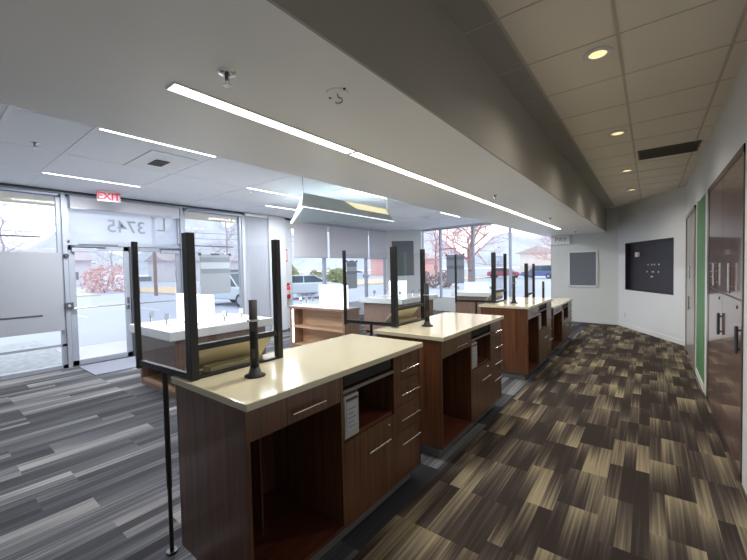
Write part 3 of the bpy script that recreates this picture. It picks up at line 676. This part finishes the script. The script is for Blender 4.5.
# ------------------------------------------------------------------ display tables
def table_box(t, w, d, style):
    slab = .115 if style != 'shelf' else .045; H = .87; x0, x1 = .09, w - .09; y0, y1 = .09, d - .09
    if style == 'shelf': x0, x1, y0, y1 = 0.02, w - .02, .02, d - .02
    G().box(0, w, 0, d, H - slab, H).make('top', 'white_lam' if style != 'shelf' else 'pale_wood', t, bevel=.004)
    if style == 'shelf': G().box(.03, w - .03, .03, d - .03, H, H + .006).make('surface', 'white_lam', t)
    zt = H - slab
    G().box(x0, x0 + .05, y0, y1, 0, zt).make('side_panel', 'pale_wood', t); G().box(x1 - .05, x1, y0, y1, 0, zt).make('side_panel', 'pale_wood', t)
    G().box(x0 + .05, x1 - .05, y1 - .03, y1, 0, zt).make('back_panel', 'pale_wood', t)
    G().box(x0 + .05, x1 - .05, y0 + .01, y1 - .03, .05, .09).make('bottom_shelf', 'tan_wood', t)
    if style == 'niche':
        G().box(x0 + .05, x1 - .05, y0, y0 + .02, .36, zt).make('front_panel', 'pale_wood', t); G().box(x0 + .05, x1 - .05, y0 + .4, y0 + .42, .09, .36).make('inner_back', 'tan_wood', t)
        G().box(x0 + .05, x1 - .05, y0, y0 + .02, 0, .07).make('plinth', 'pale_wood', t)
    elif style == 'solid':
        G().box(x0 + .05, x1 - .05, y0, y0 + .02, .05, zt).make('front_panel', 'pale_wood', t)
    else:
        G().box(x0 + .05, x1 - .05, y0 + .30, y0 + .32, .09, zt).make('inner_back', 'tan_wood', t)
        G().box(x0 + .05, x1 - .05, y0 + .01, y0 + .30, .44, .47).make('middle_shelf', 'tan_wood', t)
        G().box(x0 + .05, x1 - .05, y0, y0 + .03, 0, .09).make('plinth', 'pale_wood', t)
        G().box(x0 + .055, x0 + .075, y0 + .02, y0 + .04, .12, zt - .02).make('led_strip', 'led', t)
def display_table(label, x, y, w, d, style):
    t = thing('display_table', label, 'display table', (x, y, 0), 0, 'phone display tables by the windows'); table_box(t, w, d, style); return t
display_table('white-topped wood display table by the entrance with open lower niche', -5.99, 1.93, 1.34, 1.52, 'niche')
display_table('wood display table with lit open shelves beside the fire extinguisher', -5.90, 4.75, 1.56, .46, 'shelf')
display_table('white-topped display table below the charcoal wall board', -5.82, 6.92, 1.30, 1.75, 'solid')
display_table('farthest small display table with pale blue light box', -4.6, 9.65, 1.25, 1.1, 'solid')
def light_box(label, x0, x1, y, z0, z1, m='lightbox'):
    t = thing('light_box', label, 'light box', ((x0 + x1) / 2, y, z0)); w = (x1 - x0) / 2
    G().box(-w, w, -.025, .025, .012, z1 - z0).make('lit_panel', m, t, bevel=.003); G().box(-w * .8, w * .8, -.06, .06, 0, .012).make('foot', 'white_lam', t)
light_box('glowing white light box on the display table by the entrance', -5.75, -4.72, 2.52, .871, 1.285)
light_box('glowing white light box on the shelf table beside the extinguisher', -5.19, -4.46, 4.98, .877, 1.30)
light_box('glowing white light box on the display table below the charcoal board', -5.42, -4.9, 7.7, .871, 1.27)
light_box('pale blue light box on the farthest display table', -4.42, -3.56, 10.2, .871, 1.14, 'lightbox_blue')
def make_stand(label, loc, rot):
    t = thing('phone_stand', label, 'phone stand', loc, rot, 'bare phone stands on the display tables')
    G().lathe((0, 0, 0), [(.05, 0), (.05, .008), (.02, .014)], 16).make('base', 'white_lam', t)
    G().tube((0, 0, .012), (-.02, 0, .09), .012, n=10).make('stem', 'chrome', t)
    G().hexa([(-.045, -.03, .08), (.0, -.03, .10), (.0, .03, .10), (-.045, .03, .08)], [(-.055, -.03, .155), (-.035, -.03, .165), (-.035, .03, .165), (-.055, .03, .155)]).make('cradle', 'alu', t)
    return t
st = [(-5.85, 2.17, 'phone stand at the left corner of the entrance table'), (-5.3, 2.16, 'phone stand on the entrance table, before the light box'), (-4.88, 2.25, 'phone stand at the front right of the entrance table'), (-4.86, 2.75, 'phone stand on the right edge of the entrance table, second back'), (-4.9, 3.05, 'phone stand on the right edge of the entrance table, third back'), (-4.92, 3.28, 'rearmost phone stand of the entrance table'),
      (-5.78, 4.98, 'leftmost phone stand on the lit shelf table'), (-5.58, 4.98, 'middle phone stand on the lit shelf table, left of its light box'), (-5.38, 4.98, 'phone stand on the lit shelf table nearest its light box'),
      (-5.6, 7.3, 'front left phone stand of the table below the charcoal board'), (-5.62, 7.9, 'rear left phone stand of the table below the charcoal board'), (-4.8, 7.25, 'front right phone stand of the table below the charcoal board'), (-4.74, 7.75, 'second right-hand phone stand below the charcoal board'), (-4.76, 8.15, 'third right-hand phone stand below the charcoal board'), (-4.78, 8.5, 'rear right phone stand of the table below the charcoal board'),
      (-4.45, 9.85, 'phone stand at the left of the farthest table'), (-3.5, 9.9, 'phone stand at the right of the farthest table')]
s0 = None
for i, (x, y, lab) in enumerate(st):
    z = .877 if 6 <= i <= 8 else .871
    if s0 is None: s0 = make_stand(lab, (x, y, z), -.6)
    else: dup(s0, (x, y, z), lab, rot=random.uniform(-1.2, .4))

# ------------------------------------------------------------------ outdoors
ZG = -.15
structure(G().box(-260, 60, -120, 260, ZG - .3, ZG - .01).make('ground_lot', 'asphalt'))
structure(G().box(-10.2, -8.05, 1.9, 14, ZG - .2, -.02).make('walkway', 'concrete'))
structure(G().prism([(-6.9, 12.2), (20, 8.7), (20, 12.3), (-8, 15)], 'z', ZG - .2, -.02).make('walkway', 'concrete'))
structure(G().box(-12.2, -8.05, -12, 1.9, ZG, -.03).make('gravel_bed', 'gravel'))
structure(G().box(-10.4, -10.2, 1.9, 14, ZG - .1, -.015).make('curb', 'curb_mat'))
# overhanging eave seen through the window heads
structure(G().box(-9.3, -8.12, -4, 11.6, 2.96, 3.2).make('eave', 'stucco'))
def island(x0, x1, y0, y1, m='dry_grass'):
    g = G(); g.box(x0, x1, y0, y1, ZG, ZG + .12); structure(g.make('planting_island', m)); g = G(); g.box(x0 - .15, x1 + .15, y0 - .15, y1 + .15, ZG - .01, ZG + .10); structure(g.make('island_curb', 'curb_mat'))
island(-46, -27, 13, 19); island(-34, -24, 27, 60); island(-47, -36, 7.5, 9.5); island(-24, -8, 62, 90); island(-31, -19, 42, 54)
g = G()
for k in range(12): g.box(-24, -18.5, -4 + k * 2.8, -3.9 + k * 2.8, ZG - .01, ZG - .004)
structure(g.make('parking_lines', 'trim_white'))
# hills
def hills(x0, y0, x1, y1, hmax, seed, depth):
    random.seed(seed); g = G(); n = 40; a = Vector((x0, y0)); b = Vector((x1, y1)); d = (b - a).normalized(); nn = Vector((-d.y, d.x)); v = []; f = []
    hs = [hmax * (.55 + .25 * math.sin(i * .35 + seed) + .18 * math.sin(i * .9 + seed * 2) + random.uniform(-.04, .04)) for i in range(n + 1)]
    for i in range(n + 1):
        p = a.lerp(b, i / n)
        for j, (w, hh) in enumerate(((0, 0), (.35, .45), (.7, .85), (1, 1), (1.6, 0))):
            qd = p + nn * depth * w; v.append((qd.x, qd.y, ZG + hs[i] * hh * (1 + .12 * math.sin(i * 1.7 + j))))
    for i in range(n):
        for j in range(4): f.append((i * 5 + j, i * 5 + j + 1, (i + 1) * 5 + j + 1, (i + 1) * 5 + j))
    g.add(v, f); structure(g.make('hill', 'hill_mat', smooth=True))
hills(-700, -500, -500, 500, 150, 2, 200); hills(-560, 380, 300, 700, 130, 5, 200)
random.seed(21)
def tree_mesh(h, spread, depth, r0, seed):
    rnd = random.Random(seed); tk = G(); br = G(); tips = []
    def grow(p, d, L, r, k):
        e = p + d * L; br.tube(p, e, r, r * .6, n=4 if k < 2 else 3, cap=False)
        if k >= depth: tips.append(e); return
        for i in range(3 if k < 3 else 2):
            a = Vector((rnd.uniform(-1, 1), rnd.uniform(-1, 1), rnd.uniform(-.35, .8))).normalized()
            grow(p + d * L * rnd.uniform(.35, 1.0), (d * (1 - spread) + a * spread).normalized(), L * rnd.uniform(.6, .85), r * .55, k + 1)
    n = 12; z0 = .18; pts = [Vector((rnd.uniform(-.05, .05) * i * r0 * 3, rnd.uniform(-.05, .05) * i * r0 * 3, h * .92 * i / n)) for i in range(n + 1)]
    for i in range(n): tk.tube(pts[i], pts[i + 1], r0 * (1 - .9 * i / n), r0 * (1 - .9 * (i + 1) / n), n=8, cap=False)
    for i in range(3, n + 1):
        for q in range(3):
            a = rnd.uniform(0, 6.283); t = i / n; L = h * .26 * (1.15 - t) ** .6
            grow(pts[i], Vector((math.cos(a), math.sin(a), rnd.uniform(.1, .7))).normalized(), L * rnd.uniform(.6, 1), r0 * .34 * (1.1 - t * .8), 1)
    return tk, br, tips
def tree(label, x, y, h, spread, depth, r0, seed, mt='bark', mb='twig_grey', leaves=None, name='bare_tree'):
    t = thing(name, label, 'tree', (x, y, ZG)); tk, br, tips = tree_mesh(h, spread, depth, r0, seed)
    tk.make('trunk', mt, t); br.make('branches', mb, t)
    if leaves:
        rnd = random.Random(seed + 1); g = G()
        for e in tips:
            for i in range(2):
                c = e + Vector((rnd.gauss(0, .15), rnd.gauss(0, .15), rnd.gauss(0, .12))); p = Vector((rnd.uniform(-1, 1), rnd.uniform(-1, 1), rnd.uniform(-.6, .6))).normalized(); q = p.orthogonal().normalized(); z = rnd.uniform(.05, .11)
                g.add([c - p * z, c + q * z * .5, c + p * z, c - q * z * .5], [(0, 1, 2, 3)])
        g.make('dry_leaves', leaves, t)
    return t
tree('large reddish bare tree filling the back windows', -10.1, 24.5, 9.5, .6, 5, .26, 3, 'bark', 'twig_red', 'leaf_pink')
tree('slender grey bare tree seen through the glass door', -46, 13.5, 8, .55, 4, .13, 4, 'bark_pale', 'twig_grey')
tree('bare tree with thin branches across the lot, seen in the right door glass', -42, 19.5, 9, .55, 4, .14, 5, 'bark_pale', 'twig_grey')
tree('pale bare tree behind the banded poster window', -36, 21, 11, .6, 4, .2, 6, 'bark_pale', 'twig_grey')
tree('pale bare tree above the large grey window panel', -48, 5.5, 10, .6, 4, .16, 8, 'bark_pale', 'twig_grey')
tree('pale bare tree at the left edge of the view', -56, -6.0, 9, .6, 4, .16, 9, 'bark_pale', 'twig_grey')
tree('reddish leafless tree at the left of the back windows', -20, 38, 9, .6, 4, .16, 10, 'bark', 'twig_red', 'leaf_pink')
tree('reddish leafless tree near the PAY wall end of the windows', -10, 52, 10, .6, 4, .16, 12, 'bark', 'twig_red', 'leaf_pink')
def bush(label, x, y, w, d, h, m, n=900, seed=1, name='bush'):
    rnd = random.Random(seed); g = G(); st = G()
    lobes = [(rnd.uniform(-.38, .38) * w, rnd.uniform(-.3, .3) * d, rnd.uniform(.6, 1), rnd.uniform(.14, .26)) for k in range(9)]
    for i in range(n):
        a = rnd.uniform(0, 2 * math.pi); u = rnd.uniform(-.9, 1); rr = math.sqrt(max(0, 1 - u * u)) * rnd.uniform(.75, 1.05)
        lx, ly, lh, lr = lobes[i % len(lobes)]
        c = Vector((lx + w * lr * rr * math.cos(a), ly + d * lr * rr * math.sin(a), h * lh * (.5 + .5 * u))); s = rnd.uniform(.05, .11) * h ** .5
        p = Vector((rnd.uniform(-1, 1), rnd.uniform(-1, 1), rnd.uniform(-1, 1))).normalized(); q = p.orthogonal().normalized()
        g.add([c - p * s, c + q * s * .5, c + p * s, c - q * s * .5], [(0, 1, 2, 3)])
    t = thing(name, label, 'bush', (x, y, ZG)); g.make('foliage', m, t)
    for i in range(7): a = i * .9; st.tube((0, 0, 0), (w * .3 * math.cos(a), d * .3 * math.sin(a), h * .6), .04, .02, n=5)
    st.make('stems', 'bark', t)
bush('olive green bush outside the window beside the extinguisher pillar', -24.5, 20.0, 5.2, 3, 2.5, 'leaf', 2600, 1)
bush('second olive green bush, right of the first outside the shaded windows', -24.5, 25.0, 4.0, 3, 2.1, 'leaf', 2200, 2)
bush('pale spiky grey shrub before the green bushes', -19.0, 17.0, 2.0, 1.5, 1.2, 'twig_grey', 900, 3)
bush('pink red shrub seen through the left door glass', -42, 11.6, 7, 3, 3.0, 'leaf_pink', 1100, 4)
bush('dry reddish shrub left of the large red tree', -14.5, 27.0, 4, 2.5, 1.6, 'bark', 1500, 6)
bush('dry shrub on the grass island seen in the right door glass', -33, 15.4, 2.2, 1.6, .9, 'dry_grass', 500, 7)
t = thing('utility_pole', 'brown wooden pole on the grass seen through the right door glass', 'pole', (-30.5, 11.75, ZG))
G().tube((0, 0, 0), (0, 0, 9), .13, .1, n=14).make('shaft', 'bark', t); G().box(-.05, .05, -.9, .9, 8.2, 8.35).make('crossarm', 'bark', t)
t = thing('street_sign_board', 'low grey sign board beside the brown pole across the lot', 'sign', (-30.2, 11.0, ZG)); G().box(-.03, .03, -.75, .35, 1.15, 1.5).make('board', 'paper_dark', t); G().tube((0, -.5, 0), (0, -.5, 1.2), .04).make('post', 'alu_dark', t)
for i, (x, y, w, h, m) in enumerate(((-75, 10, 16, 4.0, 'house_wall'), (-80, 40, 18, 4.2, 'house_wall'), (-50, 80, 22, 4.0, 'brick_pink'), (-20, 100, 26, 4.5, 'house_wall'))):
    t = thing('low_building', ['distant pale low building beyond the street, seen over the grey panel', 'distant pale low building seen through the window right of the doors', 'distant pinkish low building seen past the charcoal board', 'distant pale building behind the parked cars in the back windows'][i], 'building', (x, y, ZG))
    G().box(-4, 4, -w / 2, w / 2, 0, h).make('wall', m, t); G().prism([(-5, h), (5, h), (0, h + 1.6)], 'y', -w / 2 - .5, w / 2 + .5).make('roof', 'roof_grey', t)
    for k in range(3): G().box(4, 4.05, -w / 2 + (k + .5) * w / 3 - 1, -w / 2 + (k + .5) * w / 3 + 1, 1, 2.2).make('window', 'paper_dark', t)
for i, (a, b, z) in enumerate((((-60, -40), (-60, 60), 9.0), ((-62, -40), (-62, 60), 8.2), ((-12, 60), (60, 60), 9))):
    t = thing('power_line', ['higher overhead power line across the street', 'lower overhead power line across the street', 'overhead power line beyond the back windows'][i], 'cable'); pts = []
    for k in range(13): s = k / 12; pts.append((a[0] + (b[0] - a[0]) * s, a[1] + (b[1] - a[1]) * s, z - 1.0 * math.sin(math.pi * s)))
    G().path(pts, .035, 5).make('cable', 'alu_dark', t)
def car(label, x, y, rot, m, suv=False):
    t = thing('car', label, 'car', (x, y, ZG), rot); h = 1.68 if suv else 1.42
    pr = [(-2.2, .35), (-2.25, .75), (-2.1, .95), (-1.3 if not suv else -2.05, 1.0), (1.0, 1.0), (2.05, .85), (2.25, .6), (2.2, .35)]
    G().prism(pr, 'y', -.9, .9).make('body', m, t, bevel=.08)
    if suv: cb = [(-2.1, 1.0), (-1.9, h), (.35, h), (1.05, 1.0)]
    else: cb = [(-1.7, 1.0), (-1.05, h), (.3, h), (1.1, 1.0)]
    def sl(p, s): cx = sum(a[0] for a in p) / 4; return [(cx + (a[0] - cx) * s, 1.0 + (a[1] - 1.0) * (s if a[1] > 1.01 else 1)) for a in p]
    G().prism(sl(cb, .97), 'y', -.78, .78).make('windows', 'car_glass', t)
    G().box(cb[1][0], cb[2][0], -.74, .74, h - .045, h + .01).make('roof', m, t, bevel=.02)
    g = G()
    for s in (-1, 1):
        for p, q in ((cb[0], cb[1]), (cb[3], cb[2]), ((-.35, 1.0), (-.35, h))): g.tube((p[0], s * .78, p[1]), (q[0], s * .75, q[1]), .035, n=6)
    g.make('pillars', m, t)
    for sx in (-1.4, 1.4):
        for s in (-1, 1):
            w = G().tube((sx, s * .92, .33), (sx, s * .70, .33), .33, n=20).make('wheel', 'tire', t); G().tube((sx, s * .93, .33), (sx, s * .90, .33), .19, n=14).make('hubcap', 'alu', w)
    for s in (-.62, .62): G().box(2.18, 2.27, s - .16, s + .16, .62, .74).make('headlight', 'trim_white', t)
    return t
car('silver car parked right behind the banded poster window', -17.3, 10.6, math.radians(5), 'car_silver', True)
car('silver car outside the window beside the extinguisher pillar', -17.0, 17.6 - 2.4, math.radians(60), 'car_silver')
car('dark blue car parked beside the PAY wall end of the windows', -11.3, 50, math.radians(170), 'car_blue', True)
car('maroon car seen behind the third counter screen', -16.5, 52.0, math.radians(5), 'car_red')
car('white car across the lot seen past the charcoal board', -40, 66, math.radians(10), 'car_white')
car('pale car across the lot beyond the middle roller shade', -46, 55, math.radians(20), 'car_silver')
